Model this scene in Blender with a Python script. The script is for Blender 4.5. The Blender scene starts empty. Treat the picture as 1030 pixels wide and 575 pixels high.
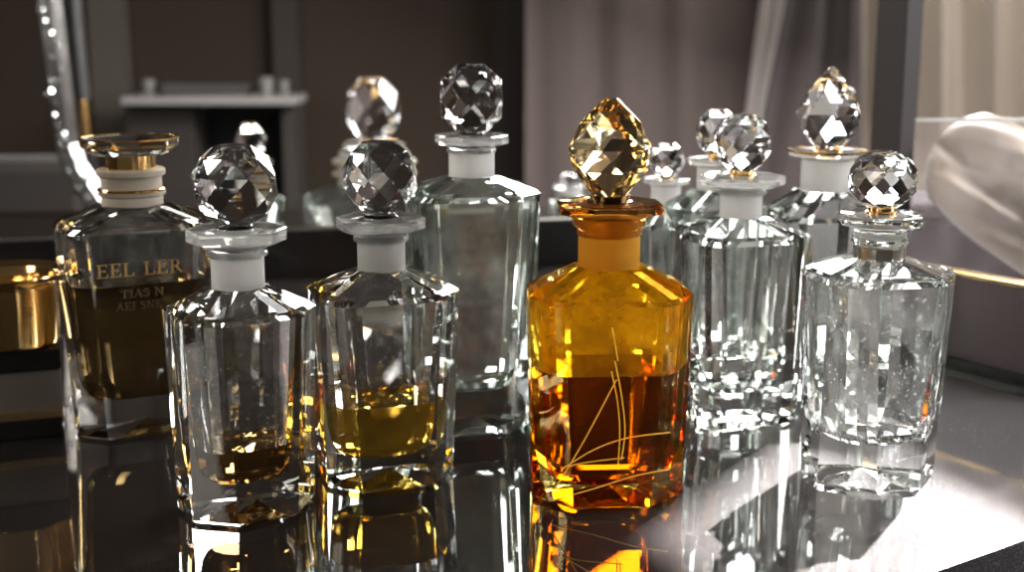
import bpy, bmesh, math, random
from mathutils import Vector, Matrix
random.seed(7)
S = bpy.context.scene
COL = S.collection
R = math.radians
# ------------------------------------------------------------------ camera
F = 1350.0
H = 0.24
PITCH = R(11.5)
cam = bpy.data.cameras.new('camera')
cam.sensor_width = 36.0
cam.lens = 36.0 * F / 1030.0
cam.clip_start = 0.02
cam_o = bpy.data.objects.new('camera', cam)
COL.objects.link(cam_o)
cam_o.location = (0, 0, H)
cam_o.rotation_euler = (R(90) - PITCH, 0, 0)
S.camera = cam_o
cam.dof.use_dof = True
cam.dof.focus_distance = 0.66
cam.dof.aperture_fstop = 7.5


def ray(px, py):
    x = (px - 515.0) / F
    y = -(py - 287.5) / F
    c, s = math.cos(PITCH), math.sin(PITCH)
    return Vector((x, c + y * s, -s + y * c))


def ground(px, py, z=0.0):
    d = ray(px, py)
    return Vector((0, 0, H)) + d * ((z - H) / d.z)


def atY(px, py, Y):
    d = ray(px, py)
    return Vector((0, 0, H)) + d * (Y / d.y)


def mpp(Y, z):            # metres per pixel at a place
    return (Y * math.cos(PITCH) + (H - z) * math.sin(PITCH)) / F


# ------------------------------------------------------------------ materials
def newmat(name):
    m = bpy.data.materials.new(name)
    m.use_nodes = True
    nt = m.node_tree
    nt.nodes.clear()
    out = nt.nodes.new('ShaderNodeOutputMaterial')
    return m, nt, out


def N(nt, t, **kw):
    n = nt.nodes.new(t)
    for k, v in kw.items():
        if k in n.inputs:
            n.inputs[k].default_value = v
        else:
            setattr(n, k, v)
    return n


def c4(c):
    return (c[0], c[1], c[2], 1.0)


def glass(name, col, ior=1.5, haze=0.0, hazecol=(.9, .9, .9), rough=0.0, sparkle=0.0, con=(.38, .72), lo=.45):
    """clear glass, with an optional thin film of haze (noise-broken translucency)"""
    m, nt, out = newmat(name)
    g = N(nt, 'ShaderNodeBsdfGlass', Color=c4(col), Roughness=rough, IOR=ior)
    res = g.outputs[0]
    if haze > 0:
        t = N(nt, 'ShaderNodeBsdfTranslucent', Color=c4(hazecol))
        d = N(nt, 'ShaderNodeBsdfDiffuse', Color=c4(hazecol))
        ad = N(nt, 'ShaderNodeMixShader')
        ad.inputs[0].default_value = 0.35
        nt.links.new(t.outputs[0], ad.inputs[1])
        nt.links.new(d.outputs[0], ad.inputs[2])
        tc = N(nt, 'ShaderNodeTexCoord')
        no = N(nt, 'ShaderNodeTexNoise', Scale=38.0, Detail=6.0, Roughness=0.65)
        mr = N(nt, 'ShaderNodeMapRange')
        mr.inputs['From Min'].default_value = con[0]
        mr.inputs['From Max'].default_value = con[1]
        mr.inputs['To Min'].default_value = haze * lo
        mr.inputs['To Max'].default_value = haze * 1.8
        nt.links.new(tc.outputs['Object'], no.inputs['Vector'])
        nt.links.new(no.outputs['Fac'], mr.inputs['Value'])
        fac = mr.outputs[0]
        if sparkle > 0:  # pale dots painted into the glass as sparkles
            vo = N(nt, 'ShaderNodeTexVoronoi', Scale=260.0)
            lt = N(nt, 'ShaderNodeMath', operation='LESS_THAN')
            lt.inputs[1].default_value = 0.17
            ml = N(nt, 'ShaderNodeMath', operation='MULTIPLY')
            ml.inputs[1].default_value = sparkle
            mx = N(nt, 'ShaderNodeMath', operation='MAXIMUM')
            nt.links.new(tc.outputs['Object'], vo.inputs['Vector'])
            nt.links.new(vo.outputs['Distance'], lt.inputs[0])
            nt.links.new(lt.outputs[0], ml.inputs[0])
            nt.links.new(ml.outputs[0], mx.inputs[0])
            nt.links.new(fac, mx.inputs[1])
            fac = mx.outputs[0]
        mix = N(nt, 'ShaderNodeMixShader')
        nt.links.new(fac, mix.inputs[0])
        nt.links.new(res, mix.inputs[1])
        nt.links.new(ad.outputs[0], mix.inputs[2])
        res = mix.outputs[0]
    nt.links.new(res, out.inputs[0])
    return m


def princ(name, col, rough=.5, metal=0.0, ior=1.45, noise=0.0, nscale=20.0, bump=0.0, col2=None, emit=0.0, sheen=0.0, coat=0.0):
    m, nt, out = newmat(name)
    p = N(nt, 'ShaderNodeBsdfPrincipled')
    p.inputs['Base Color'].default_value = c4(col)
    p.inputs['Roughness'].default_value = rough
    p.inputs['Metallic'].default_value = metal
    p.inputs['IOR'].default_value = ior
    p.inputs['Sheen Weight'].default_value = sheen
    p.inputs['Coat Weight'].default_value = coat
    tc = N(nt, 'ShaderNodeTexCoord')
    no = N(nt, 'ShaderNodeTexNoise', Scale=nscale, Detail=5.0)
    nt.links.new(tc.outputs['Object'], no.inputs['Vector'])
    if noise > 0 or col2:
        a = col2 if col2 else tuple(max(0, x * (1 - noise)) for x in col)
        mx = N(nt, 'ShaderNodeMix', data_type='RGBA')
        mx.inputs['A'].default_value = c4(col)
        mx.inputs['B'].default_value = c4(a)
        nt.links.new(no.outputs['Fac'], mx.inputs['Factor'])
        nt.links.new(mx.outputs['Result'], p.inputs['Base Color'])
    if bump > 0:
        b = N(nt, 'ShaderNodeBump', Strength=bump, Distance=0.002)
        nt.links.new(no.outputs['Fac'], b.inputs['Height'])
        nt.links.new(b.outputs[0], p.inputs['Normal'])
    nt.links.new(p.outputs[0], out.inputs[0])
    return m


def frosted_mat(name, col, glow=.55):
    m, nt, out = newmat(name)
    t = N(nt, 'ShaderNodeBsdfTranslucent', Color=c4(col))
    d = N(nt, 'ShaderNodeBsdfDiffuse', Color=c4(col))
    g = N(nt, 'ShaderNodeBsdfGlass', Color=c4(col), Roughness=.35, IOR=1.45)
    a = N(nt, 'ShaderNodeMixShader')
    a.inputs[0].default_value = 1 - glow
    b = N(nt, 'ShaderNodeMixShader')
    b.inputs[0].default_value = .3
    nt.links.new(t.outputs[0], a.inputs[1])
    nt.links.new(d.outputs[0], a.inputs[2])
    nt.links.new(a.outputs[0], b.inputs[1])
    nt.links.new(g.outputs[0], b.inputs[2])
    nt.links.new(b.outputs[0], out.inputs[0])
    return m


M = {}
M['clear'] = glass('clear glass', (.985, .99, .985), 1.5)
M['clear_in'] = glass('clear glass inside', (.985, .99, .985), 1.5, haze=.05, hazecol=(.85, .86, .84), sparkle=.12, con=(.5, .75), lo=.1)
M['dusty_sparkle'] = glass('dusty sparkling glass inside', (.97, .98, .97), 1.5, haze=.06, hazecol=(.85, .87, .86), sparkle=.25, con=(.5, .75), lo=.15)
M['grey'] = glass('grey glass', (.95, .97, .955), 1.5)
M['grey_in'] = glass('grey glass inside', (.94, .96, .945), 1.5, haze=.13, hazecol=(.70, .73, .69), con=(.45, .78), lo=.25)
M['label_in'] = glass('misted glass inside', (.95, .95, .93), 1.5, haze=.11, hazecol=(.8, .78, .72), con=(.52, .75), lo=.05)
M['amber'] = glass('amber glass', (1.0, .88, .42), 1.5)
M['amber_in'] = glass('amber glass inside', (1.0, .82, .30), 1.5, haze=.27, hazecol=(1.0, .66, .05))
M['flange'] = glass('polished flange glass', (.98, .98, .97), 1.5, haze=.12, hazecol=(.92, .92, .9))
M['crystal'] = glass('cut crystal', (.99, .99, .99), 1.49)
M['crystal_amber'] = glass('cut crystal with amber tinge', (1.0, .92, .74), 1.49)
M['flange_amber'] = glass('pale amber glass', (1.0, .86, .62), 1.5)
M['frost'] = frosted_mat('ground glass', (.66, .65, .63))
M['frost_dim'] = frosted_mat('ground glass warm', (.62, .57, .49))
M['frost_amber'] = frosted_mat('amber ground glass', (.62, .36, .06))
M['gold'] = princ('polished gold', (.95, .62, .25), .12, 1.0, noise=.15, nscale=60)
M['brass'] = princ('antique brass', (.75, .52, .25), .25, 1.0, noise=.2, nscale=80)
M['steel'] = princ('brushed steel', (.60, .56, .50), .22, 1.0, noise=.2, nscale=50)
M['darkmetal'] = princ('dark bronze', (.16, .10, .05), .2, 1.0, noise=.2, nscale=50)


def liquid_mats(name, col, ior=1.36, haze=0.0, hazecol=(1, .5, .1)):
    side = glass(name + ' against glass', col, ior / 1.5, haze=haze, hazecol=hazecol)
    top = glass(name + ' surface', tuple(min(1, x ** .5) for x in col), ior)
    return side, top


L_PALE = liquid_mats('pale brown perfume', (.80, .60, .32))
L_GOLD = liquid_mats('golden perfume', (.95, .74, .26), haze=.10, hazecol=(.95, .70, .15))
L_AMBER = liquid_mats('dark amber perfume', (.78, .36, .05), haze=.03, hazecol=(1.0, .34, .01))
L_LABEL = liquid_mats('smoky brown perfume', (.55, .46, .30), haze=.015, hazecol=(.7, .55, .3))
L_CLEAR = liquid_mats('clear perfume', (.97, .98, .97))


# ------------------------------------------------------------------ object helpers
def tag(o, label=None, cat=None, group=None, kind=None):
    if label: o['label'] = label
    if cat: o['category'] = cat
    if group: o['group'] = group
    if kind: o['kind'] = kind
    return o


def empty(name, loc, rz=0.0):
    o = bpy.data.objects.new(name, None)
    COL.objects.link(o)
    o.location = loc
    o.rotation_euler = (0, 0, rz)
    o.empty_display_size = .02
    return o


def obj(name, bm, mats, parent=None, loc=None, smooth=False, recalc=True):
    if recalc:
        bmesh.ops.recalc_face_normals(bm, faces=bm.faces[:])
    me = bpy.data.meshes.new(name)
    bm.to_mesh(me)
    bm.free()
    if not isinstance(mats, (list, tuple)):
        mats = [mats]
    for m in mats:
        me.materials.append(m)
    if smooth:
        me.polygons.foreach_set('use_smooth', [True] * len(me.polygons))
        try:
            me.set_sharp_from_angle(angle=R(38))
        except Exception:
            pass
    o = bpy.data.objects.new(name, me)
    COL.objects.link(o)
    if parent: o.parent = parent
    if loc: o.location = loc
    return o


def octo(w, d, c, z):
    a, b = w / 2, d / 2
    return [Vector(p) for p in ((-a + c, -b, z), (a - c, -b, z), (a, -b + c, z), (a, b - c, z),
                                (a - c, b, z), (-a + c, b, z), (-a, b - c, z), (-a, -b + c, z))]


def rrect(w, d, r, z, n=3):
    pts = []
    for cx, cy, a0 in ((w / 2 - r, -d / 2 + r, -90), (w / 2 - r, d / 2 - r, 0), (-w / 2 + r, d / 2 - r, 90), (-w / 2 + r, -d / 2 + r, 180)):
        for k in range(n + 1):
            a = R(a0 + 90 * k / n)
            pts.append(Vector((cx + r * math.cos(a), cy + r * math.sin(a), z)))
    return pts


def circ(r, z, n=32, off=0.0):
    return [Vector((r * math.cos(2 * math.pi * k / n + off), r * math.sin(2 * math.pi * k / n + off), z)) for k in range(n)]


def loft(bm, rings, flip=False, cap0=False, cap1=False, mat=0):
    """rings counter-clockwise seen from above, listed upwards: normals point outward"""
    vr = [[bm.verts.new(p) for p in r] for r in rings]
    fs = []
    n = len(rings[0])
    for a, b in zip(vr[:-1], vr[1:]):
        for i in range(n):
            j = (i + 1) % n
            q = [a[i], a[j], b[j], b[i]]
            if flip: q.reverse()
            fs.append(bm.faces.new(q))
    if cap0:
        fs.append(bm.faces.new(vr[0] if flip else vr[0][::-1]))
    if cap1:
        fs.append(bm.faces.new(vr[-1][::-1] if flip else vr[-1]))
    for f in fs: f.material_index = mat
    return vr, fs


def box(bm, cx, cy, cz, sx, sy, sz, bev=0.0, rz=0.0):
    r = bmesh.ops.create_cube(bm, size=1.0)
    vs = r['verts']
    for v in vs:
        v.co = Vector((v.co.x * sx, v.co.y * sy, v.co.z * sz))
    if bev > 0:
        es = list({e for v in vs for e in v.link_edges})
        rr = bmesh.ops.bevel(bm, geom=es, offset=bev, segments=2, affect='EDGES', profile=.5)
        vs = list({v for f in rr['faces'] for v in f.verts} | {v for v in vs if v.is_valid})
    m = Matrix.Translation((cx, cy, cz)) @ Matrix.Rotation(rz, 4, 'Z')
    for v in vs: v.co = m @ v.co


def gem(n, rings):
    """convex cut stone from rings (radius, height, half-step offset), flat facets"""
    bm = bmesh.new()
    for r, z, off in rings:
        for k in range(n):
            a = 2 * math.pi * (k + .5 * off) / n
            bm.verts.new((r * math.cos(a), r * math.sin(a), z))
    bmesh.ops.convex_hull(bm, input=bm.verts[:])
    loose = [v for v in bm.verts if not v.link_faces]
    bmesh.ops.delete(bm, geom=loose, context='VERTS')
    bmesh.ops.dissolve_limit(bm, angle_limit=R(4), verts=bm.verts[:], edges=bm.edges[:])
    zs = [v.co.z for v in bm.verts]
    xs = [math.hypot(v.co.x, v.co.y) for v in bm.verts]
    z0, h, rr = min(zs), max(zs) - min(zs), max(xs)
    for v in bm.verts:              # normalise: radius 1, base on z=0, height 1
        v.co = Vector((v.co.x / rr, v.co.y / rr, (v.co.z - z0) / h))
    return bm


def lat(deg, off): return (math.cos(R(deg)), math.sin(R(deg)), off)
GEMS = {
    'ball': (9, [lat(66, 0), lat(44, 1), lat(21, 0), lat(0, 1), lat(-21, 0), lat(-44, 1), lat(-64, 0)]),
    'ball8': (7, [lat(65, 0), lat(40, 1), lat(13, 0), lat(-14, 1), lat(-40, 0), lat(-64, 1)]),
    'six': (6, [lat(64, 0), lat(30, 1), lat(0, 0), lat(-30, 1), lat(-62, 0)]),
    'point': (6, [(.17, 1.0, 0), (.70, .76, 1), (1.0, .50, 0), (.86, .27, 1), (.40, 0, 0)]),
    'pear': (7, [(.07, 1.0, 0), (.70, .72, 1), (1.0, .44, 0), (.80, .20, 1), (.36, 0, 0)]),
}


def bottle(sp):
    xb, yb = sp['base']
    P = ground(xb, yb)
    Y = P.y
    face = math.atan2(-P.x, P.y)        # turn that faces the camera
    root = empty(sp['name'], (P.x, P.y, 0))
    # a face with normal -Y turned by +t looks towards +X: a bottle left of the camera needs t > 0
    root.rotation_euler[2] = face + R(sp['rot'])
    tag(root, sp['label'], sp.get('cat', 'perfume bottle'), sp.get('group', 'perfume bottles on the black table'))
    zz = lambda py: atY(xb, py, Y).z
    k = lambda py: mpp(Y, zz(py))
    zs, zn = zz(sp['sh']), zz(sp['nb'])
    w = sp['w'] * k(sp['sh']) / sp.get('wk', 1.06)
    d = w * sp['dr']
    c = w * sp['ch']
    tp = sp.get('tp', .95)
    G, GI = M[sp.get('g', 'clear')], M[sp.get('gi', 'clear_in')]
    rn = sp['nw'] / 2 * k(sp['nb'])
    e = .0022
    cbk = sp.get('cbk', 1.3)
    # outer skin
    bm = bmesh.new()
    o1 = octo(w * tp - 2 * e, d * tp - 2 * e, c * tp * cbk, 0)
    rings = [o1, octo(w * tp, d * tp, c * tp * cbk, e), octo(w, d, c, zs), octo(w - 2 * e, d - 2 * e, c, zs + e * .9)]
    nr = rn * 1.10
    rings.append(octo(2 * nr, 2 * nr, nr * .58, zn))
    vr, fs = loft(bm, rings)
    # star cut underside
    mid_ = [bm.verts.new(p) for p in octo(w * tp * .62, d * tp * .62, c * tp * cbk * .9, .0035)]
    star = bm.verts.new((0, 0, .0075))
    for i in range(8):
        j = (i + 1) % 8
        bm.faces.new((vr[0][j], vr[0][i], mid_[i]))
        bm.faces.new((vr[0][j], mid_[i], mid_[j]))
        bm.faces.new((mid_[j], mid_[i], star))
    ed = [ed_ for ed_ in bm.edges if not ed_.is_boundary and ed_.calc_face_angle(0) > R(14)]
    bmesh.ops.bevel(bm, geom=ed, offset=.0007, segments=2, affect='EDGES', profile=.5, clamp_overlap=True)
    top = [v for v in bm.verts if abs(v.co.z - zn) < 1e-5 and any(e_.is_boundary for e_ in v.link_edges)]
    # cavity
    wall = sp.get('wall', .0085)
    zc = zz(sp['cb'])                      # cavity floor
    cr = sp.get('cr', .011)
    wf = lambda z: (tp + (1 - tp) * max(0, min(1, z / zs)))
    def cav(z, f=1.0):
        ww, dd = (w * wf(z) - 2 * wall) * f, (d * wf(z) - 2 * wall) * f
        return rrect(ww, dd, min(cr, ww * .45, dd * .45), z)
    ct = sp.get('ct', .88)                 # cavity narrows downward
    prof = [(zc, .74 * ct), (zc + .002, .86 * ct), (zc + .006, .95 * ct), (zc + .012, ct), (zs - .004, 1.0)]
    def fz(z):
        for (z0, f0), (z1, f1) in zip(prof[:-1], prof[1:]):
            if z <= z1: return f0 + (f1 - f0) * (z - z0) / (z1 - z0)
        return 1.0
    ri = rn * .82
    throat = [rrect(2 * ri, 2 * ri, ri * .98, zn - .002), rrect(2 * ri, 2 * ri, ri * .98, zn)]
    lv = zz(sp['lv']) if 'lv' in sp else None
    if lv is None:
        rs = [cav(z, f) for z, f in prof] + throat
        cv, _ = loft(bm, rs, flip=True, cap0=True, mat=1)
    else:
        up = [(lv, fz(lv))] + [(z, f) for z, f in prof if z > lv + 1e-4]
        rs = [cav(z, f) for z, f in up] + throat
        cv, _ = loft(bm, rs, flip=True, mat=1)
    # close the annulus at the throat
    vs_in = cv[-1]
    be = [e_ for e_ in bm.edges if e_.is_boundary and abs(e_.verts[0].co.z - zn) < 1e-5 and abs(e_.verts[1].co.z - zn) < 1e-5]
    try:
        res = bmesh.ops.bridge_loops(bm, edges=be)
        for f in res['faces']:
            f.normal_update()
            if f.normal.z < 0: f.normal_flip()
    except Exception as ex:
        print('bridge failed', ex)
    obj('body', bm, [G, GI], root, recalc=False)
    if lv is not None:
        lb = bmesh.new()
        dn = [(z, f) for z, f in prof if z < lv - 1e-4] + [(lv, fz(lv))]
        rs = [cav(z, f) for z, f in dn]
        v2, _ = loft(lb, rs, cap0=True)
        f = lb.faces.new(v2[-1])
        f.material_index = 1
        lq = obj('perfume', lb, list(sp['liq']), root, recalc=False)
        if sp.get('lqlabel'): lq['label'] = sp['lqlabel']
    # neck
    zt = zz(sp['nt'])
    bm = bmesh.new()
    n = 40
    rt = rn * sp.get('nfl', 1.0)
    rings = [circ(rn * 1.02, zn - .001, n), circ(rn, zn + .001, n), circ(rt, zt - .0015, n), circ(rt * .96, zt, n)]
    loft(bm, rings, cap0=True, cap1=True)
    obj('neck', bm, M[sp.get('neckm', 'frost')], root, smooth=True)
    for (py, hpx, wpx, mt, nm) in sp.get('bands', []):
        z1, z0 = zz(py), zz(py + hpx)
        r = wpx / 2 * k(py)
        bm = bmesh.new()
        b = min(.0008, (z1 - z0) * .3)
        ns = 40 if nm != 'faceted_band' else 20
        loft(bm, [circ(r - b, z0, ns), circ(r, z0 + b, ns), circ(r, z1 - b, ns), circ(r - b, z1, ns)], cap0=True, cap1=True)
        obj(nm.replace('faceted_', ''), bm, M[mt], root, smooth=(ns == 40))
    # stopper
    fy0, fy1 = sp['fl']            # top / bottom pixel rows of the flange
    z1, z0 = zz(fy0), zz(fy1)
    rf = sp['fw'] / 2 * k(fy0)
    bm = bmesh.new()
    ns = sp.get('fs', 8)
    off = math.pi / ns
    rc = rf / math.cos(math.pi / ns) * .985
    hh = z1 - z0
    if sp.get('plate'):
        pr = [(rc * .80, z0), (rc * .97, z0 + hh * .35), (rc, z0 + hh * .45), (rc, z1 - .0006), (rc - .0014, z1)]
    else:
        pr = [(rn * 1.0, z0 - .0004), (rc * .66, z0 + hh * .10), (rc * .93, z0 + hh * .34), (rc * .995, z0 + hh * .40), (rc, z1 - .0005), (rc - .0009, z1)]
    loft(bm, [circ(r, z, ns, off) for r, z in pr], cap0=True, cap1=True)
    st = obj('stopper', bm, M[sp.get('fm', 'flange')], root)
    if 'rim' in sp:
        bm = bmesh.new()
        t = .0007 if sp.get('plate') else .0012
        o_ = [circ(rc + .0004, z1 - t, ns, off), circ(rc + .0004, z1 + .0004, ns, off)]
        i_ = [circ(rc * .97, z1 + .0004, ns, off), circ(rc * .97, z1 - t, ns, off)]
        loft(bm, o_ + i_ + [o_[0]])
        bmesh.ops.remove_doubles(bm, verts=bm.verts[:], dist=1e-6)
        obj('rim', bm, M[sp['rim']], st)['label'] = 'gold rim of the stopper flange'
    if 'kn' in sp:
        ky0, ky1 = sp['kn']        # top / bottom rows of the knob
        z3, z2 = zz(ky0), zz(ky1)
        rk = sp['kw'] / 2 * k((ky0 + ky1) / 2)
        bm = gem(*GEMS[sp['gem']])
        zc_ = z2
        for v in bm.verts:
            v.co = Vector((v.co.x * rk, v.co.y * rk, zc_ + v.co.z * (z3 - z2)))
        if 'spin' in sp:
            bmesh.ops.rotate(bm, verts=bm.verts[:], cent=(0, 0, 0), matrix=Matrix.Rotation(R(sp['spin']), 3, 'Z'))
        obj('knob', bm, M[sp.get('km', 'crystal')], st)
        rcol = sp.get('cw', 36) / 2 * k(ky1)
        bm = bmesh.new()
        loft(bm, [circ(rcol * 1.05, z1, 24), circ(rcol * 1.05, z1 + .0008, 24), circ(rcol * .92, z1 + .0014, 24), circ(rcol * .95, z2 + .0008, 24)], cap0=True, cap1=True)
        obj('collar', bm, M[sp.get('cm', 'clear')], st, smooth=True)
    return root, dict(zs=zs, zn=zn, w=w, d=d, c=c, k=k, zz=zz, tp=tp)


B = []
# -- front row
B.append(bottle(dict(name='perfume_bottle', base=(249, 508), rot=21, w=146, dr=.86, ch=.20, sh=309, nb=287, nt=250, nw=53, cb=473, lv=441, liq=L_PALE,
    wall=.0105, tp=.96, fl=(229, 250), fw=94, kn=(146, 225), kw=87, gem='ball8', spin=10, cw=38, gi='clear_in',
    bands=[(251, 6, 62, 'clear', 'lip')],
    label='clear cut-glass bottle with round stopper and only a thin layer of brown perfume', lqlabel='shallow brown perfume')))
B.append(bottle(dict(name='perfume_bottle', base=(388, 477), rot=14, w=150, dr=.80, ch=.17, sh=290, nb=269, nt=236, nw=48, cb=448, lv=398, liq=L_GOLD,
    wall=.0085, tp=.93, fl=(218, 236), fw=85, kn=(142, 214), kw=76, gem='ball8', spin=4, cw=34,
    bands=[(236, 6, 56, 'clear', 'lip')],
    label='clear cut-glass bottle about a third full of golden yellow perfume', lqlabel='golden yellow perfume')))
B.append(bottle(dict(name='perfume_bottle', base=(609, 494), rot=7, w=172, dr=.74, ch=.19, sh=291, nb=266, nt=215, nw=62, cb=474, lv=366, liq=L_AMBER,
    wall=.0075, tp=.945, ct=.95, fl=(203, 219), fw=104, kn=(99, 197), kw=88, gem='point', spin=12, cw=44, cm='darkmetal', km='crystal_amber',
    g='amber', gi='amber_in', neckm='frost_amber', fm='flange_amber', bands=[(218, 9, 74, 'flange_amber', 'lip'), (228, 8, 66, 'flange_amber', 'lip')],
    label='tall amber glass bottle half full of dark orange perfume', lqlabel='dark orange perfume')))
B.append(bottle(dict(name='perfume_bottle', base=(872, 477), rot=30, w=148, dr=.92, ch=.25, sh=272, nb=258, nt=226, nw=52, cb=434, 
    wall=.007, tp=.945, gi='dusty_sparkle', fl=(214, 232), fw=84, kn=(152, 208), kw=70, gem='ball', spin=0, cw=30, cm='gold', neckm='clear', fs=10, fm='clear',
    bands=[(232, 6, 50, 'frost', 'lip'), (239, 5, 58, 'clear', 'lip'), (246, 18, 51, 'steel', 'faceted_band')],
    label='empty clear octagonal bottle with a steel neck band and round faceted stopper')))
# -- second row
LB, LBi = bottle(dict(name='perfume_bottle', base=(146, 428), rot=11, w=158, dr=.58, ch=.13, sh=222, nb=204, nt=170, nw=60, cb=392, lv=280, liq=L_LABEL,
    wall=.0075, tp=.90, ct=.95, gi='label_in', fl=(138, 154), fw=94, fs=10, neckm='frost_dim', fm='clear', plate=True, rim='gold',
    bands=[(154, 17, 50, 'gold', 'band'), (169, 7, 68, 'frost_dim', 'ring'), (176, 12, 60, 'frost_dim', 'ring'), (188, 3, 68, 'gold', 'ring'), (191, 5, 66, 'frost_dim', 'ring')],
    label='wide lettered bottle of dark perfume with a flat disc stopper and gold neck', lqlabel='smoky brown perfume'))
B.append(bottle(dict(name='perfume_bottle', base=(476, 425), rot=10, w=136, dr=.78, ch=.17, sh=192, nb=176, nt=149, nw=46, cb=385,
    wall=.0085, tp=.93, g='grey', gi='grey_in', fl=(135, 149), fw=71, kn=(64, 133), kw=71, gem='six', spin=20, cw=26,
    bands=[(149, 4, 50, 'clear', 'lip')],
    label='tall grey-tinted clear bottle with a large ball stopper, behind the bottle of golden perfume')))
B.append(bottle(dict(name='perfume_bottle', base=(738, 418), rot=26, w=122, dr=.9, ch=.12, sh=234, nb=217, nt=188, nw=42, cb=385, lv=350, liq=L_CLEAR,
    wall=.0085, tp=.95, fl=(176, 190), fw=82, kn=(115, 171), kw=57, gem='ball8', spin=0, cw=26, cm='brass',
    bands=[(190, 5, 50, 'clear', 'lip')], gi='clear_in',
    label='clear square bottle with flared flange and round stopper, right beside the amber bottle')))
B.append(bottle(dict(name='perfume_bottle', base=(822, 388), rot=20, w=128, dr=.85, ch=.24, sh=212, nb=190, nt=160, nw=52, cb=370,
    wall=.0085, tp=.96, g='grey', gi='clear_in', fl=(151, 160), fw=73, rim='gold', kn=(67, 150), kw=67, gem='pear', spin=5, cw=30, cm='gold',
    label='tall bottle with a pointed egg-shaped stopper and gold rimmed flange')))
B.append(bottle(dict(name='perfume_bottle', base=(666, 362), rot=12, w=74, dr=.85, ch=.2, sh=222, nb=206, nt=184, nw=30, cb=345,
    wall=.007, g='grey', gi='grey_in', fl=(179, 187), fw=44, kn=(144, 178), kw=36, gem='ball8', cw=14, cm='gold',
    label='small clear bottle half hidden behind the amber bottle neck')))
B.append(bottle(dict(name='perfume_bottle', base=(714, 376), rot=12, w=100, dr=.85, ch=.2, sh=206, nb=190, nt=166, nw=38, cb=350,
    wall=.008, g='grey', gi='grey_in', fl=(159, 168), fw=56, kn=(110, 155), kw=42, gem='ball8', cw=16, cm='gold',
    label='clear bottle with its round stopper peeping out behind the square bottle')))
# -- mirror reflections, built as real bottles behind the black rail
B.append(bottle(dict(name='perfume_bottle', base=(378, 247), rot=8, w=150, dr=.7, ch=.14, sh=200, nb=184, nt=152, nw=70, cb=238,
    wall=.01, g='grey', gi='grey_in', fl=(143, 152), fw=60, rim='gold', kn=(78, 141), kw=57, gem='six', spin=8, cw=22, cm='gold',
    bands=[(160, 4, 84, 'frost_dim', 'ring'), (172, 4, 84, 'frost_dim', 'ring')],
    label='blurred wide bottle with gold rimmed faceted stopper, a mirror reflection built behind the black rail')))
B.append(bottle(dict(name='perfume_bottle', base=(256, 240), rot=8, w=62, dr=.8, ch=.18, sh=200, nb=188, nt=170, nw=28, cb=232,
    wall=.008, g='grey', gi='grey_in', fl=(160, 168), fw=40, rim='gold', kn=(124, 158), kw=31, gem='six', cw=14, cm='gold',
    label='small blurred bottle reflection peeping over the round stopper of the almost empty brown perfume bottle')))
B.append(bottle(dict(name='perfume_bottle', base=(572, 236), rot=5, w=42, dr=.8, ch=.18, sh=202, nb=196, nt=190, nw=26, cb=230,
    wall=.007, g='grey', gi='grey_in', fl=(186, 190), fw=32, kn=(174, 186), kw=18, gem='ball8', cw=10,
    label='tiny blurred bottle reflection far behind, left of the amber bottle neck')))

# refracted light streaks, modelled as thin tubes on the amber bottle's front
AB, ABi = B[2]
M['light_streak'] = princ('honey light streak', (1.0, .55, .05), .3)
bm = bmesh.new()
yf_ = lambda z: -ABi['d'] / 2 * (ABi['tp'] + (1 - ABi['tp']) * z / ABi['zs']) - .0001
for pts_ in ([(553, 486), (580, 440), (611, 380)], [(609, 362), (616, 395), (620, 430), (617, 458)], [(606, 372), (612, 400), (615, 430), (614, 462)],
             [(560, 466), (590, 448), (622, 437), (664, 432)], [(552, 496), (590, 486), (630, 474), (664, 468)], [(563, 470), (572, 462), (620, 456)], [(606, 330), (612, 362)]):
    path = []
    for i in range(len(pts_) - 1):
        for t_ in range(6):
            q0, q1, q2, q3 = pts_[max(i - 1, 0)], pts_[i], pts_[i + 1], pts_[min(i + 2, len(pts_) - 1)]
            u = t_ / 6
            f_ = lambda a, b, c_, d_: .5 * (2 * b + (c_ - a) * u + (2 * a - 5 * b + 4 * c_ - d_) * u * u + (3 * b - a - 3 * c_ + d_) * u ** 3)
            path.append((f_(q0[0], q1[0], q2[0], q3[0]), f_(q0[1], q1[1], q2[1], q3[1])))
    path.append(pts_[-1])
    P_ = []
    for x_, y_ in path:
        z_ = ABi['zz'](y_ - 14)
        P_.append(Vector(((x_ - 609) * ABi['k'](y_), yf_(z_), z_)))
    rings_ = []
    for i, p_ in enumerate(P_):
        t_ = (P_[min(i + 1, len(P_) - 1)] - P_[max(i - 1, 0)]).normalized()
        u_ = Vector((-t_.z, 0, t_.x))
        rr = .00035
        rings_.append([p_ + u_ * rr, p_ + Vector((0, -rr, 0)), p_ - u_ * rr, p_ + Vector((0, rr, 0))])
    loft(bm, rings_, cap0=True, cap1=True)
obj('light_streaks', bm, M['light_streak'], AB)['label'] = 'fine honey-coloured streaks imitating refracted light across the front'

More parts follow.
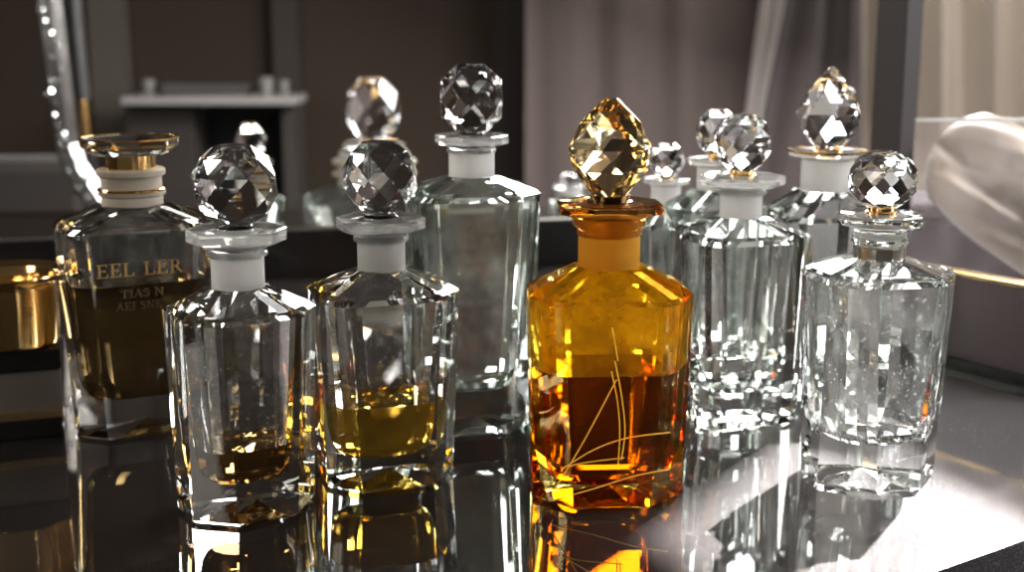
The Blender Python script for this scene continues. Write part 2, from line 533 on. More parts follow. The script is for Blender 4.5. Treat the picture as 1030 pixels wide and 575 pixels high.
# ------------------------------------------------------------------ lettering on the wide bottle
def stroke_letter(ch):
    """serif capitals on a 1 high cell: list of polygons, and the advance"""
    def q(x0, y0, x1, y1): return [(x0, y0), (x1, y0), (x1, y1), (x0, y1)]
    t, th = .13, .055
    if ch == 'E':
        return [q(.10, 0, .10 + t, 1), q(0, 0, .62, th), q(0, 1 - th, .60, 1), q(.2, .48, .46, .48 + th), q(.62 - th, 0, .64, .24), q(.60 - th, .78, .61, 1), q(.46, .40, .50, .62)], .76
    if ch == 'L':
        return [q(.10, 0, .10 + t, 1), q(0, 0, .62, th), q(0, 1 - th, .34, 1), q(.62 - th, 0, .64, .27)], .76
    if ch == 'R':
        P = [q(.10, 0, .10 + t, 1), q(0, 0, .33, th), q(0, 1 - th, .3, 1)]
        n = 10
        for i in range(n):
            a0, a1 = R(90 - 180 * i / n), R(90 - 180 * (i + 1) / n)
            P.append([(.32 + .16 * math.cos(a0), .74 + .205 * math.sin(a0)), (.32 + .28 * math.cos(a0), .74 + .26 * math.sin(a0)),
                      (.32 + .28 * math.cos(a1), .74 + .26 * math.sin(a1)), (.32 + .16 * math.cos(a1), .74 + .205 * math.sin(a1))])
        P.append(q(.2, .48, .34, .48 + th))
        P.append([(.32, .5), (.46, .5), (.78, 0), (.62, 0)])
        P.append(q(.60, 0, .84, th))
        return P, .86
    if ch == 'T':
        return [q(.28, 0, .28 + t, 1), q(.18, 0, .52, th), q(0, 1 - th, .7, 1), q(0, .78, .05, 1), q(.65, .78, .7, 1)], .78
    if ch == 'I':
        return [q(.12, 0, .12 + t, 1), q(0, 0, .36, th), q(0, 1 - th, .36, 1)], .46
    if ch == 'A':
        return [[(0, 0), (.06, 0), (.38, 1), (.32, 1)], [(.56, 0), (.7, 0), (.42, 1), (.30, 1)], q(.16, .32, .56, .32 + th), q(-.06, 0, .16, th), q(.48, 0, .78, th)], .84
    if ch == 'S':
        P = []
        pts = []
        for i in range(13): pts.append((.27 + .22 * math.cos(R(20 + 250 * i / 12)), .75 + .22 * math.sin(R(20 + 250 * i / 12))))
        for i in range(13): pts.append((.27 + .22 * math.cos(R(90 - 250 * i / 12)), .28 + .25 * math.sin(R(90 - 250 * i / 12))))
        for (x0, y0), (x1, y1) in zip(pts[:-1], pts[1:]):
            dx, dy = x1 - x0, y1 - y0
            l = math.hypot(dx, dy) or 1
            nx, ny = -dy / l * .045, dx / l * .045
            P.append([(x0 - nx, y0 - ny), (x1 - nx, y1 - ny), (x1 + nx, y1 + ny), (x0 + nx, y0 + ny)])
        return P, .66
    if ch == 'N':
        return [q(.08, 0, .08 + th, 1), q(.66, 0, .66 + th, 1), [(.08, 1), (.22, 1), (.72, 0), (.62, 0)], q(0, 0, .24, th), q(.54, 1 - th, .82, 1), q(-.02, 1 - th, .2, 1)], .88
    return [], .45


def lettering(text, px_left, px_right, py_base, hpx, mt, name, info, label):
    adv = []
    polys = []
    x = 0.0
    for ch in text:
        P, a = stroke_letter(ch)
        polys += [[(px + x, py) for px, py in p] for p in P]
        x += a
    z0 = info['zz'](py_base)
    hz = info['zz'](py_base - hpx) - z0
    k = info['k'](py_base)
    wid = (px_right - px_left) * k
    sx = wid / x
    xc = ((px_left + px_right) / 2 - info['cx'](py_base)) * k
    bm = bmesh.new()
    th = .0003
    yf = lambda z: -info['d'] / 2 * (info['tp'] + (1 - info['tp']) * z / info['zs']) - .0004
    for p in polys:
        f = [bm.verts.new((xc - wid / 2 + a * sx, yf(z0 + b * hz), z0 + b * hz)) for a, b in p]
        g = [bm.verts.new((v.co.x, v.co.y - th, v.co.z)) for v in f]
        bm.faces.new(f[::-1])
        bm.faces.new(g)
        for i in range(len(f)):
            j = (i + 1) % len(f)
            bm.faces.new((f[i], f[j], g[j], g[i]))
    o = obj(name, bm, mt, LB)
    o['label'] = label
    return o


LBi['cx'] = lambda py: 137 + (py - 270) * .055
M['letter'] = princ('gold leaf lettering', (.62, .36, .12), .4, .6, noise=.4, nscale=400)
M['letter_dim'] = princ('worn gold lettering', (.13, .085, .045), .5, .5, noise=.7, nscale=500)
lettering('EEL LER', 91, 175, 269, 13, M['letter'], 'lettering', LBi, 'gold serif lettering reading EEL LER')
lettering('TIAS N', 114, 156, 290, 7.5, M['letter_dim'], 'lettering', LBi, 'worn second line of lettering')
lettering('AEI SNE', 110, 154, 302, 7.5, M['letter_dim'], 'lettering', LBi, 'worn third line of lettering')

# ------------------------------------------------------------------ table
def table_material():
    m, nt, out = newmat('black glossy lacquer')
    p = N(nt, 'ShaderNodeBsdfPrincipled')
    p.inputs['IOR'].default_value = 2.3
    tc = N(nt, 'ShaderNodeTexCoord')
    # dust grows towards the right-hand end
    sep = N(nt, 'ShaderNodeSeparateXYZ')
    nt.links.new(tc.outputs['Object'], sep.inputs[0])
    mr = N(nt, 'ShaderNodeMapRange')
    mr.inputs['From Min'].default_value = .02
    mr.inputs['From Max'].default_value = .24
    nt.links.new(sep.outputs['X'], mr.inputs['Value'])
    sp_ = N(nt, 'ShaderNodeTexNoise', Scale=900.0, Detail=2.0)
    nt.links.new(tc.outputs['Object'], sp_.inputs['Vector'])
    gt = N(nt, 'ShaderNodeMapRange')
    gt.inputs['From Min'].default_value = .52
    gt.inputs['From Max'].default_value = .75
    nt.links.new(sp_.outputs['Fac'], gt.inputs['Value'])
    big = N(nt, 'ShaderNodeTexNoise', Scale=14.0, Detail=3.0)
    nt.links.new(tc.outputs['Object'], big.inputs['Vector'])
    ml = N(nt, 'ShaderNodeMath', operation='MULTIPLY')
    nt.links.new(gt.outputs[0], ml.inputs[0])
    nt.links.new(big.outputs['Fac'], ml.inputs[1])
    ad = N(nt, 'ShaderNodeMath', operation='ADD')
    ad.inputs[1].default_value = .22
    nt.links.new(ml.outputs[0], ad.inputs[0])
    ml2 = N(nt, 'ShaderNodeMath', operation='MULTIPLY')
    nt.links.new(ad.outputs[0], ml2.inputs[0])
    nt.links.new(mr.outputs[0], ml2.inputs[1])
    mx = N(nt, 'ShaderNodeMix', data_type='RGBA')
    mx.inputs['A'].default_value = (.012, .010, .009, 1)
    mx.inputs['B'].default_value = (.24, .23, .24, 1)
    nt.links.new(ml2.outputs[0], mx.inputs['Factor'])
    nt.links.new(mx.outputs['Result'], p.inputs['Base Color'])
    rr = N(nt, 'ShaderNodeMapRange')
    rr.inputs['To Min'].default_value = .012
    rr.inputs['To Max'].default_value = .05
    nt.links.new(mr.outputs[0], rr.inputs['Value'])
    nt.links.new(rr.outputs[0], p.inputs['Roughness'])
    nt.links.new(p.outputs[0], out.inputs[0])
    return m


M['table'] = table_material()
M['black'] = princ('black lacquer', (.008, .007, .007), .12, ior=1.6, noise=.3)
M['blacksat'] = princ('satin black', (.010, .009, .009), .35, noise=.3)
root = empty('vanity_table', (0, 0, 0))
tag(root, 'glossy black mirror-like table top that all the bottles stand on', 'table')
outl = [(-1.0, .10), (-.26, .26), (.192, .556), (.70, .90), (.72, 1.72), (-1.0, 1.62)]
bm = bmesh.new()
lo = [Vector((x, y, -.03)) for x, y in outl]
hi = [Vector((x, y, 0)) for x, y in outl]
loft(bm, [lo, hi], cap0=True, cap1=True)
obj('tabletop', bm, M['table'], root)
for x, y in ((-.9, .3), (.6, 1.0), (.62, 1.6), (-.9, 1.5)):
    bm = bmesh.new()
    loft(bm, [circ(.018, -.75, 16), circ(.025, -.03, 16)], cap0=True, cap1=True)
    obj('leg', bm, M['black'], root, loc=(x, y, 0), smooth=True)

# black rail (lower frame of the mirror) running behind the bottles
def bar(name, a, b, h, depth, mt, parent=None, z=0.0, bev=.001):
    a, b = Vector(a), Vector(b)
    d = b - a
    bm = bmesh.new()
    box(bm, (a.x + b.x) / 2, (a.y + b.y) / 2, z + h / 2, d.length, depth, h, bev, math.atan2(d.y, d.x))
    return obj(name, bm, mt, parent)


ra, rb = ground(-60, 293), ground(720, 257)
rl = empty('mirror_rail', (0, 0, 0))
tag(rl, 'low black lacquered rail with a pale top edge across the back of the table', 'rail')
bar('rail_bar', (ra.x, ra.y), (rb.x, rb.y), .044, .02, M['black'], rl)
dv = (rb - ra).normalized()
M['edge'] = princ('worn silver edge', (.42, .40, .37), .3, 1.0, noise=.5, nscale=30)
bar('edge_strip', (ra.x, ra.y - .0085), (rb.x, rb.y - .0085), .0022, .004, M['edge'], rl, z=.0435, bev=.0004)

# jewellery tray on the left with gold bowl
tr = empty('display_riser', (0, 0, 0))
tag(tr, 'low black riser with a gold line along its front, under the gold dish', 'riser')
ta, tb = ground(-140, 458), ground(66, 438)
tdir = (tb - ta).normalized()
tn = Vector((-tdir.y, tdir.x, 0))
th_ = .052
M['riser_reflection'] = princ('smoky brown reflection', (.11, .095, .082), .35, noise=.3, nscale=15)  # brown reflection on the black riser's front, put into the base colour
def slab(name, z0, z1, inset, depth, mt, r=.001):
    mid = (ta + tb) / 2 + tn * (inset + depth / 2)
    bm = bmesh.new()
    box(bm, mid.x, mid.y, (z0 + z1) / 2, (tb - ta).length - 2 * inset * 0, depth, z1 - z0, r, math.atan2(tdir.y, tdir.x))
    return obj(name, bm, mt, tr)
slab('plinth', 0, .012, 0, .17, M['black'])
slab('gold_line', .0115, .0165, -.0006, .17, M['brass'], .0005)
slab('front_panel', .0155, .040, .002, .165, M['riser_reflection'])
slab('top_board', .040, th_, .0, .17, M['black'])
gc = ground(10, 345, th_)
bowl = empty('gold_dish', (gc.x, gc.y, th_))
tag(bowl, 'shiny round gold dish at the left edge of the picture', 'dish')
bm = bmesh.new()
kk = mpp(gc.y, .06)
rr_ = 62 * kk
zt_ = .043
n = 48
prof = [(rr_ * .70, 0), (rr_ * .78, .0015), (rr_ * .80, .004), (rr_ * .83, zt_ - .008), (rr_ * .87, zt_ - .004), (rr_ * 1.0, zt_ - .001), (rr_ * .99, zt_), (rr_ * .94, zt_ - .001), (rr_ * .84, zt_ - .003), (rr_ * .79, zt_ - .009), (rr_ * .76, .006), (rr_ * .4, .003)]
vr, _ = loft(bm, [circ(r, z, n) for r, z in prof], cap0=True, cap1=True)
obj('bowl', bm, M['gold'], bowl, smooth=True)

# right-hand backboard
pa, pb = ground(868, 343), ground(1110, 405)
bk = empty('backboard', (0, 0, 0))
tag(bk, 'low mauve board with brass top trim at the right end of the table', 'board')
M['mauve'] = princ('mauve satin paint', (.125, .095, .105), .3, noise=.15, nscale=6)
bar('board', pa.xy, pb.xy, .058, .010, M['mauve'], bk, z=.006)
pd = (pb - pa).normalized()
pn = Vector((pd.y, -pd.x, 0))
bar('base_strip', (pa + pn * .002).xy, (pb + pn * .002).xy, .007, .015, M['black'], bk)
bar('trim', pa.xy, pb.xy, .0034, .012, M['brass'], bk, z=.0635, bev=.0005)
# dark upright post
pp = ground(902, 330)
bm = bmesh.new()
pw = 38 * mpp(pp.y + .05, .15)
box(bm, pp.x + .006, pp.y + .06, .15, pw, .02, .30, .0015, math.atan2(pd.y, pd.x))
tag(obj('mirror_post', bm, princ('dark mauve post', (.022, .015, .015), .6, noise=.2)), 'dark upright mirror frame post behind the steel-banded bottle', 'post')

# ------------------------------------------------------------------ room
M['wall'] = princ('dark taupe wall', (.050, .033, .022), .8, noise=.2, nscale=3)
M['floorm'] = princ('dark carpet', (.025, .022, .02), .9, noise=.4, nscale=60)
WY = 2.7
def plane_box(name, x0, x1, y0, y1, z0, z1, mt):
    bm = bmesh.new()
    box(bm, (x0 + x1) / 2, (y0 + y1) / 2, (z0 + z1) / 2, x1 - x0, y1 - y0, z1 - z0)
    return tag(obj(name, bm, mt), kind='structure')
plane_box('wall_back', -2.2, 2.2, WY, WY + .1, -.75, 1.85, M['wall'])
plane_box('wall_left', -2.3, -2.2, -1.4, WY + .1, -.75, 1.85, M['wall'])
plane_box('wall_right', 2.2, 2.3, -1.4, WY + .1, -.75, 1.85, princ('beige wall', (.52, .45, .38), .8, noise=.1))
plane_box('floor', -2.3, 2.3, -1.4, WY + .1, -.85, -.75, M['floorm'])
# grey pilaster on the back wall
M['pil'] = princ('grey plaster', (.12, .10, .085), .7, noise=.15, nscale=8)
p0 = atY(110, 100, WY - .05)
plane_box('trim_1', p0.x - .033, p0.x + .033, WY - .05, WY, -.75, 1.85, M['pil'])
p0 = atY(272, 100, WY - .02)
plane_box('trim_2', p0.x + .01, p0.x + .06, WY - .03, WY, -.75, 1.85, princ('brown panel strip', (.05, .04, .035), .7))
p0 = atY(512, 100, WY - .02)
plane_box('trim_3', p0.x - .03, p0.x + .03, WY - .04, WY, -.75, 1.85, princ('dark panel strip', (.03, .023, .021), .7))

# fireplace-like mantel unit
FY = 2.45
fp = empty('mantel_unit', (0, 0, 0))
tag(fp, 'dim grey mantel shelf over a black opening on the back wall', 'mantel')
a, b_ = atY(121, 100, FY), atY(299, 100, FY)
mz = atY(200, 97, FY).z
bm = bmesh.new()
box(bm, (a.x + b_.x) / 2, FY + .06, mz - .008, b_.x - a.x, .12, .015, .002)
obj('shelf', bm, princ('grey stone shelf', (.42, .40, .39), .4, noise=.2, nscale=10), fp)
for x0, x1, nm in ((128, 196, 'pier'), (284, 297, 'pier')):
    c0, c1 = atY(x0, 150, FY + .06), atY(x1, 150, FY + .06)
    bm = bmesh.new()
    box(bm, (c0.x + c1.x) / 2, FY + .13, (mz - .018 - .75) / 2, c1.x - c0.x, .14, mz - .018 + .75, .002)
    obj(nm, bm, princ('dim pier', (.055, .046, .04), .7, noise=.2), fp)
c0, c1 = atY(196, 150, FY + .1), atY(284, 150, FY + .1)
bm = bmesh.new()
box(bm, (c0.x + c1.x) / 2, FY + .2, (mz - .018 - .75) / 2, c1.x - c0.x + .02, .08, mz - .018 + .75)
obj('opening', bm, princ('flat black', (.004, .004, .004), .9), fp)  # flat black panel set back between the piers
# ornaments on the shelf
def ornament(px, wpx, top, name, label, mt, kind):
    c = atY(px, 97, FY + .07)
    kx = mpp(FY + .07, mz)
    r = wpx / 2 * kx
    h = (97 - top) * kx
    t = empty(name, (c.x, FY + .07, mz - .0005))
    tag(t, label, kind, 'votives on the mantel shelf' if kind == 'votive' else None)
    return t, r, h
for px, wpx, top, lb in ((150, 14, 82, 'small dim glass votive at the left end of the mantel shelf'), (268, 16, 80, 'small glass votive near the right of the mantel shelf'), (286, 10, 83, 'tiny glass votive at the far right end of the mantel shelf')):
    t, r, h = ornament(px, wpx, top, 'votive_glass', lb, None, 'votive')
    bm = bmesh.new()
    loft(bm, [circ(r * .8, 0, 20), circ(r, h, 20), circ(r * .82, h, 20), circ(r * .66, h * .3, 20)], cap0=True, cap1=True)
    obj('cup', bm, princ('dim silvered glass', (.30, .29, .28), .25, noise=.3), t, smooth=True)
    bm = bmesh.new()
    loft(bm, [circ(r * .68, h * .31, 16), circ(r * .7, h * .7, 16)], cap0=True, cap1=True)
    obj('candle', bm, princ('grey wax', (.35, .33, .3), .6), t)
t, r, h = ornament(208, 84, 86, 'ornament_box', 'long low dark grey box in the middle of the mantel shelf', None, 'box')
bm = bmesh.new()
box(bm, 0, 0, h * .38, 2 * r, .05, h * .76, .002)
obj('box_body', bm, princ('dull grey box', (.10, .095, .09), .5, noise=.3), t)
bm = bmesh.new()
box(bm, 0, 0, h * .88, 2 * r * 1.03, .054, h * .22, .002)
obj('lid', bm, princ('dull grey lid', (.14, .13, .125), .5, noise=.3), t)

# crystal-beaded lamp stem at the left
LY = 1.62
cl = empty('crystal_mirror_frame', (0, 0, 0))
tag(cl, 'glittering beaded crystal frame rising out of the top left corner', 'mirror frame')
pts = [(44, -60), (47, -20), (50, 10), (54, 45), (59, 80), (63, 115), (67, 146), (76, 170), (88, 188), (99, 204)]
P3 = [atY(x, y, LY) for x, y in pts]
kx = mpp(LY, .2)
def tube(bm, path, r, n=10, taper=None):
    rings = []
    for i, p in enumerate(path):
        t_ = (path[min(i + 1, len(path) - 1)] - path[max(i - 1, 0)]).normalized()
        u = t_.cross(Vector((0, 1, 0))).normalized()
        v = t_.cross(u)
        rr = r if taper is None else r * taper[i]
        rings.append([p + u * rr * math.cos(2 * math.pi * k / n) + v * rr * math.sin(2 * math.pi * k / n) for k in range(n)])
    loft(bm, rings, cap0=True, cap1=True)
bm = bmesh.new()
tube(bm, P3, 13 * kx, 6)
obj('glass_bar', bm, princ('dark mirrored glass', (.42, .41, .40), .2, .9, noise=.8, nscale=45), cl)
bead = None
segs = []
for p, q_ in zip(P3[:-1], P3[1:]):
    m_ = max(1, int((q_ - p).length / (9 * kx)))
    for i in range(m_): segs.append(p + (q_ - p) * (i / m_))
M['beadm'] = princ('silvered crystal', (.62, .62, .62), .12, 1.0)
for i, p in enumerate(segs):
    if bead is None:
        bm = gem(*GEMS['ball8'])
        for v in bm.verts: v.co = Vector((v.co.x * 5 * kx, v.co.y * 5 * kx, (v.co.z - .5) * 10 * kx))
        bead = obj('bead', bm, M['beadm'], cl)
        o = bead
    else:
        o = bead.copy()
        COL.objects.link(o)
    o.parent = cl
    o.location = p + Vector((random.uniform(-8, 8) * kx, -11 * kx, 0))
    o.scale = [random.uniform(.4, 1.15)] * 3
    o.rotation_euler = (random.random() * 3, random.random() * 3, random.random() * 3)
bm = bmesh.new()
tube(bm, [atY(71, -40, LY + .03), atY(76, 30, LY + .03), atY(83, 100, LY + .03)], 9 * kx, 10)
obj('inner_bar', bm, princ('dark polished bar', (.03, .027, .025), .25), cl)
bm = bmesh.new()
tube(bm, [atY(83, 100, LY + .03), atY(87, 145, LY + .03)], 6 * kx, 12)
obj('gold_sleeve', bm, M['gold'], cl, smooth=True)
bm = bmesh.new()
tube(bm, [atY(87, 145, LY + .03), atY(93, 212, LY + .03)], 9 * kx, 10)
obj('lower_bar', bm, princ('black bar', (.02, .018, .018), .15), cl)

# dark grey chair back on the far left
CY = 2.0
c0, c1 = atY(22, 160, CY), atY(92, 160, CY)
ch = empty('upholstered_chair', ((c0.x + c1.x) / 2, CY, -.75))
tag(ch, 'dim grey upholstered chair behind the crystal frame at the far left', 'chair')
cw = c1.x - c0.x
ctop = atY(50, 157, CY).z + .75
M['chairm'] = princ('dim grey upholstery', (.034, .027, .022), .8, noise=.2, nscale=40, sheen=.2)
bm = bmesh.new(); box(bm, 0, .0, ctop - .2, cw * 2.2, .07, .40, .02); 
obj('backrest', bm, M['chairm'], ch).location = (-cw * .6, 0, 0)
bm = bmesh.new(); box(bm, 0, 0, .42, cw * 2.2, .4, .10, .025)
obj('seat', bm, M['chairm'], ch).location = (-cw * .6, -.17, 0)
for sx in (-1, 1):
    for sy in (-.33, .0):
        bm = bmesh.new()
        hgt = .38 if sy < -.1 else ctop - .38
        loft(bm, [circ(.012, 0, 12), circ(.018, hgt, 12)], cap0=True, cap1=True)
        obj('leg', bm, M['black'], ch).location = (-cw * .6 + sx * cw * .95, sy, 0)

# curtains
def curtain(name, xpts, Y, z0, z1, mt, label, folds=6, amp=.02, flare=0.0, cat='curtain'):
    """xpts: left/right pixel at top and bottom (y=0 and y=230)"""
    (tl, tr_), (bl, br) = xpts
    bm = bmesh.new()
    nu, nv = folds * 8, 14
    zt, zb = atY(515, 0, Y).z, atY(515, 230, Y).z
    grid = []
    for j in range(nv + 1):
        z = z0 + (z1 - z0) * j / nv
        s = (z - zb) / (zt - zb)
        s = max(-.6, min(1.6, s))
        xl = atY(bl, 230, Y).x * (1 - s) + atY(tl, 0, Y).x * s
        xr = atY(br, 230, Y).x * (1 - s) + atY(tr_, 0, Y).x * s
        row = []
        for i in range(nu + 1):
            u = i / nu
            ph = u * folds * 2 * math.pi
            row.append(bm.verts.new((xl + (xr - xl) * u + .3 * amp * math.sin(ph * .7 + z), Y + amp * math.sin(ph) + .4 * amp * math.sin(ph * 1.7 + z * 2), z)))
        grid.append(row)
    for j in range(nv):
        for i in range(nu):
            bm.faces.new((grid[j][i], grid[j][i + 1], grid[j + 1][i + 1], grid[j + 1][i]))
    o = obj(name, bm, mt, smooth=True)
    return tag(o, label, cat, 'curtains at the back')
M['cur1'] = princ('mauve brown drape', (.115, .088, .08), .8, noise=.15, nscale=30, sheen=.2)
M['cur2'] = princ('dark plum drape', (.085, .066, .064), .8, noise=.15, nscale=30, sheen=.2)
def sheer(name, col, tr=.3):
    m, nt, out = newmat(name)
    t = N(nt, 'ShaderNodeBsdfTranslucent', Color=c4(col))
    d = N(nt, 'ShaderNodeBsdfDiffuse', Color=c4(col))
    tp = N(nt, 'ShaderNodeBsdfTransparent')
    a = N(nt, 'ShaderNodeMixShader'); a.inputs[0].default_value = .5
    b = N(nt, 'ShaderNodeMixShader'); b.inputs[0].default_value = tr
    nt.links.new(t.outputs[0], a.inputs[1]); nt.links.new(d.outputs[0], a.inputs[2])
    nt.links.new(a.outputs[0], b.inputs[1]); nt.links.new(tp.outputs[0], b.inputs[2])
    nt.links.new(b.outputs[0], out.inputs[0])
    return m
M['sheer'] = sheer('white sheer voile', (.85, .80, .78), .15)
curtain('curtain', ((528, 760), (528, 760)), 2.5, -.74, 1.75, M['cur1'], 'mauve brown curtain hanging behind the amber bottle', folds=4, amp=.008)
curtain('curtain', ((764, 790), (735, 742)), 2.42, -.74, 1.75, M['sheer'], 'narrow bright sheer curtain edge between the brown drapes', folds=2, amp=.012)
curtain('curtain', ((792, 866), (745, 866)), 2.4, -.74, 1.75, M['cur2'], 'dark plum curtain behind the egg-shaped stopper', folds=2, amp=.02)
# right part: pale curtain, cushion, clear screen
curtain('curtain', ((858, 1160), (858, 1160)), 2.52, -.74, 1.75, princ('pale beige drape', (.62, .54, .46), .8, noise=.15, nscale=20), 'pale beige curtain behind the cushion at the right edge', folds=6, amp=.025)

# satin cushion
QY = 1.06
cc = atY(1054, 236, QY)
def cushion():
    bm = bmesh.new()
    nu, nv = 56, 36
    kx = mpp(QY, .1)
    W, Hh, T = 275 * kx, 128 * kx, .03
    for side in (1, -1):
        g = []
        for j in range(nv + 1):
            row = []
            for i in range(nu + 1):
                u, v = i / nu * 2 - 1, j / nv * 2 - 1
                t_ = (max(0, 1 - u ** 4) * max(0, 1 - v ** 4)) ** .55
                x = u * W / 2 * math.sqrt(1 - .34 * v * v)
                z = v * Hh / 2 * math.sqrt(1 - .34 * u * u)
                f = .07 * math.sin(13 * (v - .25 * u) + 3 * u * v) + .18 * math.sin(3.1 * u + 4.3 * v + 1.0) + .12 * math.sin(8 * (u * .35 + v * .9) + 2 * u * u) + .07 * math.sin(15 * (v - .4 * u))
                row.append(bm.verts.new((x, -side * T * t_ * (1 + f * 1.8), z)))
            g.append(row)
        for j in range(nv):
            for i in range(nu):
                q = (g[j][i], g[j][i + 1], g[j + 1][i + 1], g[j + 1][i])
                bm.faces.new(q if side > 0 else q[::-1])
    bmesh.ops.remove_doubles(bm, verts=bm.verts[:], dist=1e-5)
    bmesh.ops.rotate(bm, verts=bm.verts[:], cent=(0, 0, 0), matrix=Matrix.Rotation(R(33), 3, 'Y'))
    bmesh.ops.rotate(bm, verts=bm.verts[:], cent=(0, 0, 0), matrix=Matrix.Rotation(R(-10), 3, 'X'))
    return bm
cbm = cushion()
zmin = min(v.co.z for v in cbm.verts)
co = obj('cushion', cbm, princ('cream satin', (.36, .295, .23), .5, noise=.1, nscale=12, sheen=.2), smooth=True)
co.location = (cc.x, QY, -zmin)
print('cushion z', -zmin, cc.z)
tag(co, 'cream satin cushion with soft folds, tipped on its corner behind the mauve board', 'cushion')
c0, c1 = atY(905, 205, 1.19), atY(1150, 205, 1.19)
bx_ = empty('plum_shade_box', ((c0.x + c1.x) / 2, 1.24, 0))  # plum box added where the shadow by the cushion lies
tag(bx_, 'dark plum shade box added for the shadow under the cream cushion', 'box')
bm = bmesh.new(); box(bm, 0, 0, c0.z * .40, c1.x - c0.x, .10, c0.z * .8, .004)
obj('box_body', bm, princ('plum shade', (.035, .022, .031), .9, noise=.2), bx_)
bm = bmesh.new(); box(bm, 0, 0, c0.z * .9, c1.x - c0.x + .004, .104, c0.z * .2, .004)
obj('lid', bm, princ('plum shade lid', (.022, .013, .019), .95, noise=.2), bx_)
# clear acrylic screen
SY = .975
s0, s1 = atY(921, 122, SY), atY(1130, 122, SY)
sc = empty('acrylic_screen', ((s0.x + s1.x) / 2, SY, 0))
tag(sc, 'clear acrylic sheet with a bright top edge in front of the cushion', 'screen')
bm = bmesh.new(); box(bm, 0, 0, s0.z / 2, s1.x - s0.x, .003, s0.z, .0004)
obj('sheet', bm, glass('clear acrylic', (.97, .96, .96), 1.3, haze=.08, hazecol=(.8, .75, .74)), sc)
bm = bmesh.new(); box(bm, 0, 0, s0.z + .0012, s1.x - s0.x, .0036, .0024, .0004)
obj('top_edge', bm, M['frost'], sc)['label'] = 'bright polished top edge'

# ------------------------------------------------------------------ light
def area(name, loc, target, size, power, col=(1, 1, 1), sy=None, roll=0.0, disk=False):
    l = bpy.data.lights.new(name, 'AREA')
    l.energy = power
    l.color = col
    l.size = size
    if disk:
        l.shape = 'DISK'
    elif sy:
        l.shape = 'RECTANGLE'
        l.size_y = sy
    o = bpy.data.objects.new(name, l)
    COL.objects.link(o)
    o.location = loc
    d = (Vector(target) - Vector(loc)).normalized()
    q = d.to_track_quat('-Z', 'Y')
    o.rotation_euler = (q.to_matrix() @ Matrix.Rotation(roll, 3, 'Z')).to_euler()
    return o
def polar(az, el, dist):
    return Vector((math.sin(R(az)) * math.cos(R(el)) * dist, math.cos(R(az)) * math.cos(R(el)) * dist, -H + math.sin(R(el)) * dist))
# added light panel at the back right, out of view, for brilliance in the glass
def mirror_point(px, py, dist):
    d = ray(px, py)
    h = math.hypot(d.x, d.y)
    return Vector((d.x / h * dist, d.y / h * dist, -d.z / h * dist - H))
A_, B_, C_ = mirror_point(838, 414, 2.1), mirror_point(660, 535, 1.93), mirror_point(1060, 510, 1.93)
u_ = (B_ - A_).normalized()
v_ = (C_ - A_)
v_ = (v_ - u_ * v_.dot(u_)).normalized()
n_ = u_.cross(v_)                       # lamps shine along their own -Z
if n_.y < 0:
    n_ = -n_
    u_, v_ = v_, u_
SZ = .56
sl = bpy.data.lights.new('added_light_panel', 'AREA')
sl.shape = 'SQUARE'
sl.size = SZ
sl.energy = 40
sl.color = (1, .98, .97)
so = bpy.data.objects.new('added_light_panel', sl)
COL.objects.link(so)
mw = Matrix((u_, v_, n_)).transposed().to_4x4()
mw.translation = A_ + (u_ + v_) * SZ / 2
so.matrix_world = mw
# soft fill added to the left behind the camera
area('left_fill', (-1.3, -.5, .9), (0, .7, .1), .5, 12, (1, .93, .84), sy=.9)
area('side_window_lamp', (1.5, .5, .8), (.2, .9, .1), .4, 12, (.96, .98, 1), sy=.8)
# fill added to brighten the curtains on the right
area('curtain_fill', (1.3, 1.7, 1.3), (1.0, 2.5, .2), .5, 13, (1, .93, .88), sy=.5)
area('edge_fill', (-.95, 1.05, .45), (-.1, .8, .08), .10, 7, (1, .95, .88), sy=.7)  # strips added just outside the view for bright glass edges
area('edge_fill', (.95, .75, .5), (.1, .8, .08), .10, 9, (.97, .98, 1), sy=.7)
# low sun from the back right through an opening in the ceiling: the bright patch on the table
CZ = 1.85
SUN = Vector((math.sin(R(34)) * math.cos(R(47)), math.cos(R(34)) * math.cos(R(47)), math.sin(R(47))))   # towards the sun
quad = [ground(838, 416), ground(655, 540), ground(900, 700), ground(1120, 540)]
hole = [p + SUN * (CZ / SUN.z) for p in quad]
bm = bmesh.new()
X0, X1, Y0, Y1 = -2.3, 2.3, -1.4, WY + .1
outer = [(X1, Y1), (X0, Y1), (X0, Y0), (X1, Y0)]
rings_ = []
for zc_ in (CZ, CZ + .03):
    rings_.append(([bm.verts.new((x, y, zc_)) for x, y in outer], [bm.verts.new((p.x, p.y, zc_)) for p in hole]))
(o0, h0), (o1, h1) = rings_
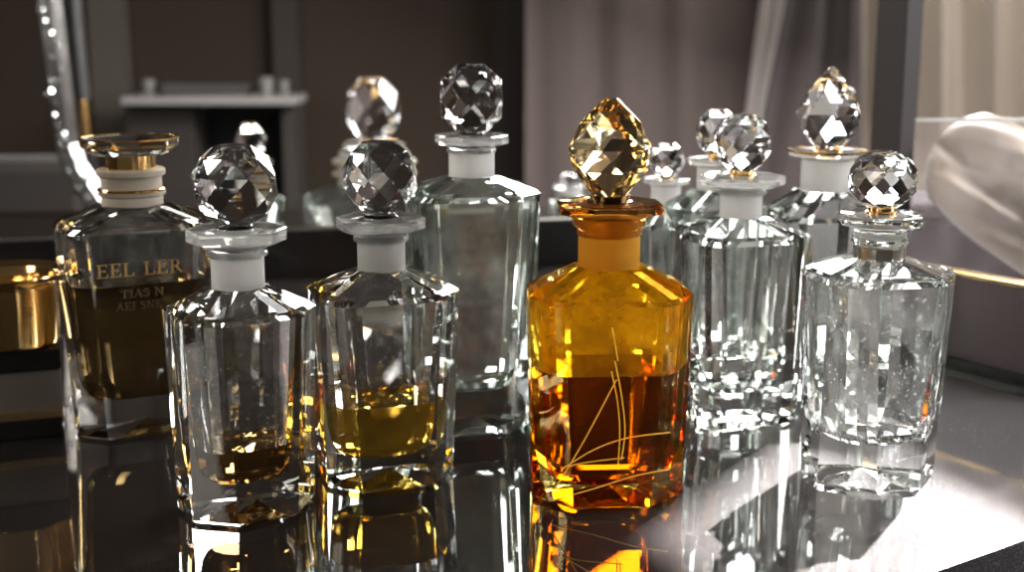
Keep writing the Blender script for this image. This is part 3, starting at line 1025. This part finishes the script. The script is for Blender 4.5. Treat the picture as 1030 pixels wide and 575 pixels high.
# match the hole's corners to the room's corners
def nearest_shift():
    best = None
    for sft in range(4):
        for dr_ in (1, -1):
            t_ = sum((o0[i].co - h0[(sft + dr_ * i) % 4].co).length for i in range(4))
            if best is None or t_ < best[0]: best = (t_, sft, dr_)
    return best[1:]
sft, dr_ = nearest_shift()
h0 = [h0[(sft + dr_ * i) % 4] for i in range(4)]
h1 = [h1[(sft + dr_ * i) % 4] for i in range(4)]
for i in range(4):
    j = (i + 1) % 4
    bm.faces.new((o0[i], o0[j], h0[j], h0[i]))
    bm.faces.new((o1[i], o1[j], h1[j], h1[i]))
    bm.faces.new((o0[i], o0[j], o1[j], o1[i]))
    bm.faces.new((h0[i], h0[j], h1[j], h1[i]))
tag(obj('ceiling', bm, princ('taupe ceiling', (.12, .10, .09), .9, noise=.1)), kind='structure')
sun = bpy.data.lights.new('sun', 'SUN')
sun.energy = 95
sun.angle = R(.7)
sun.color = (1, .985, .96)
su = bpy.data.objects.new('sun', sun)
COL.objects.link(su)
su.location = SUN * 4
su.rotation_euler = (-SUN).to_track_quat('-Z', 'Y').to_euler()
# small unseen spots added to make the glints
for x, y, z, pw_ in ((-.5, .2, 1.2, 1.2), (.45, .1, 1.3, 1.2), (-.9, .9, 1.2, 1.2), (.1, 1.5, 1.25, 1.5), (-.35, 1.7, 1.1, 1.2), (.75, 1.3, 1.1, 1.5)):
    area('glint_spot', (x, y, z), (0, .85, .1), .035, pw_, (1, .92, .8), disk=True)

w = bpy.data.worlds.new('room_air')
S.world = w
w.use_nodes = True
bg = w.node_tree.nodes['Background']
bg.inputs[0].default_value = (.85, .78, .72, 1)
bg.inputs[1].default_value = .08

# ------------------------------------------------------------------ render settings that are not fixed
S.view_settings.view_transform = 'Standard'
S.view_settings.look = 'None'
S.view_settings.exposure = 0.0
S.cycles.max_bounces = 28
S.cycles.transmission_bounces = 24
S.cycles.glossy_bounces = 12
S.cycles.diffuse_bounces = 4
S.cycles.transparent_max_bounces = 12
S.cycles.sample_clamp_indirect = 14.0
S.cycles.use_denoising = True
S.cycles.caustics_reflective = True
S.cycles.caustics_refractive = True
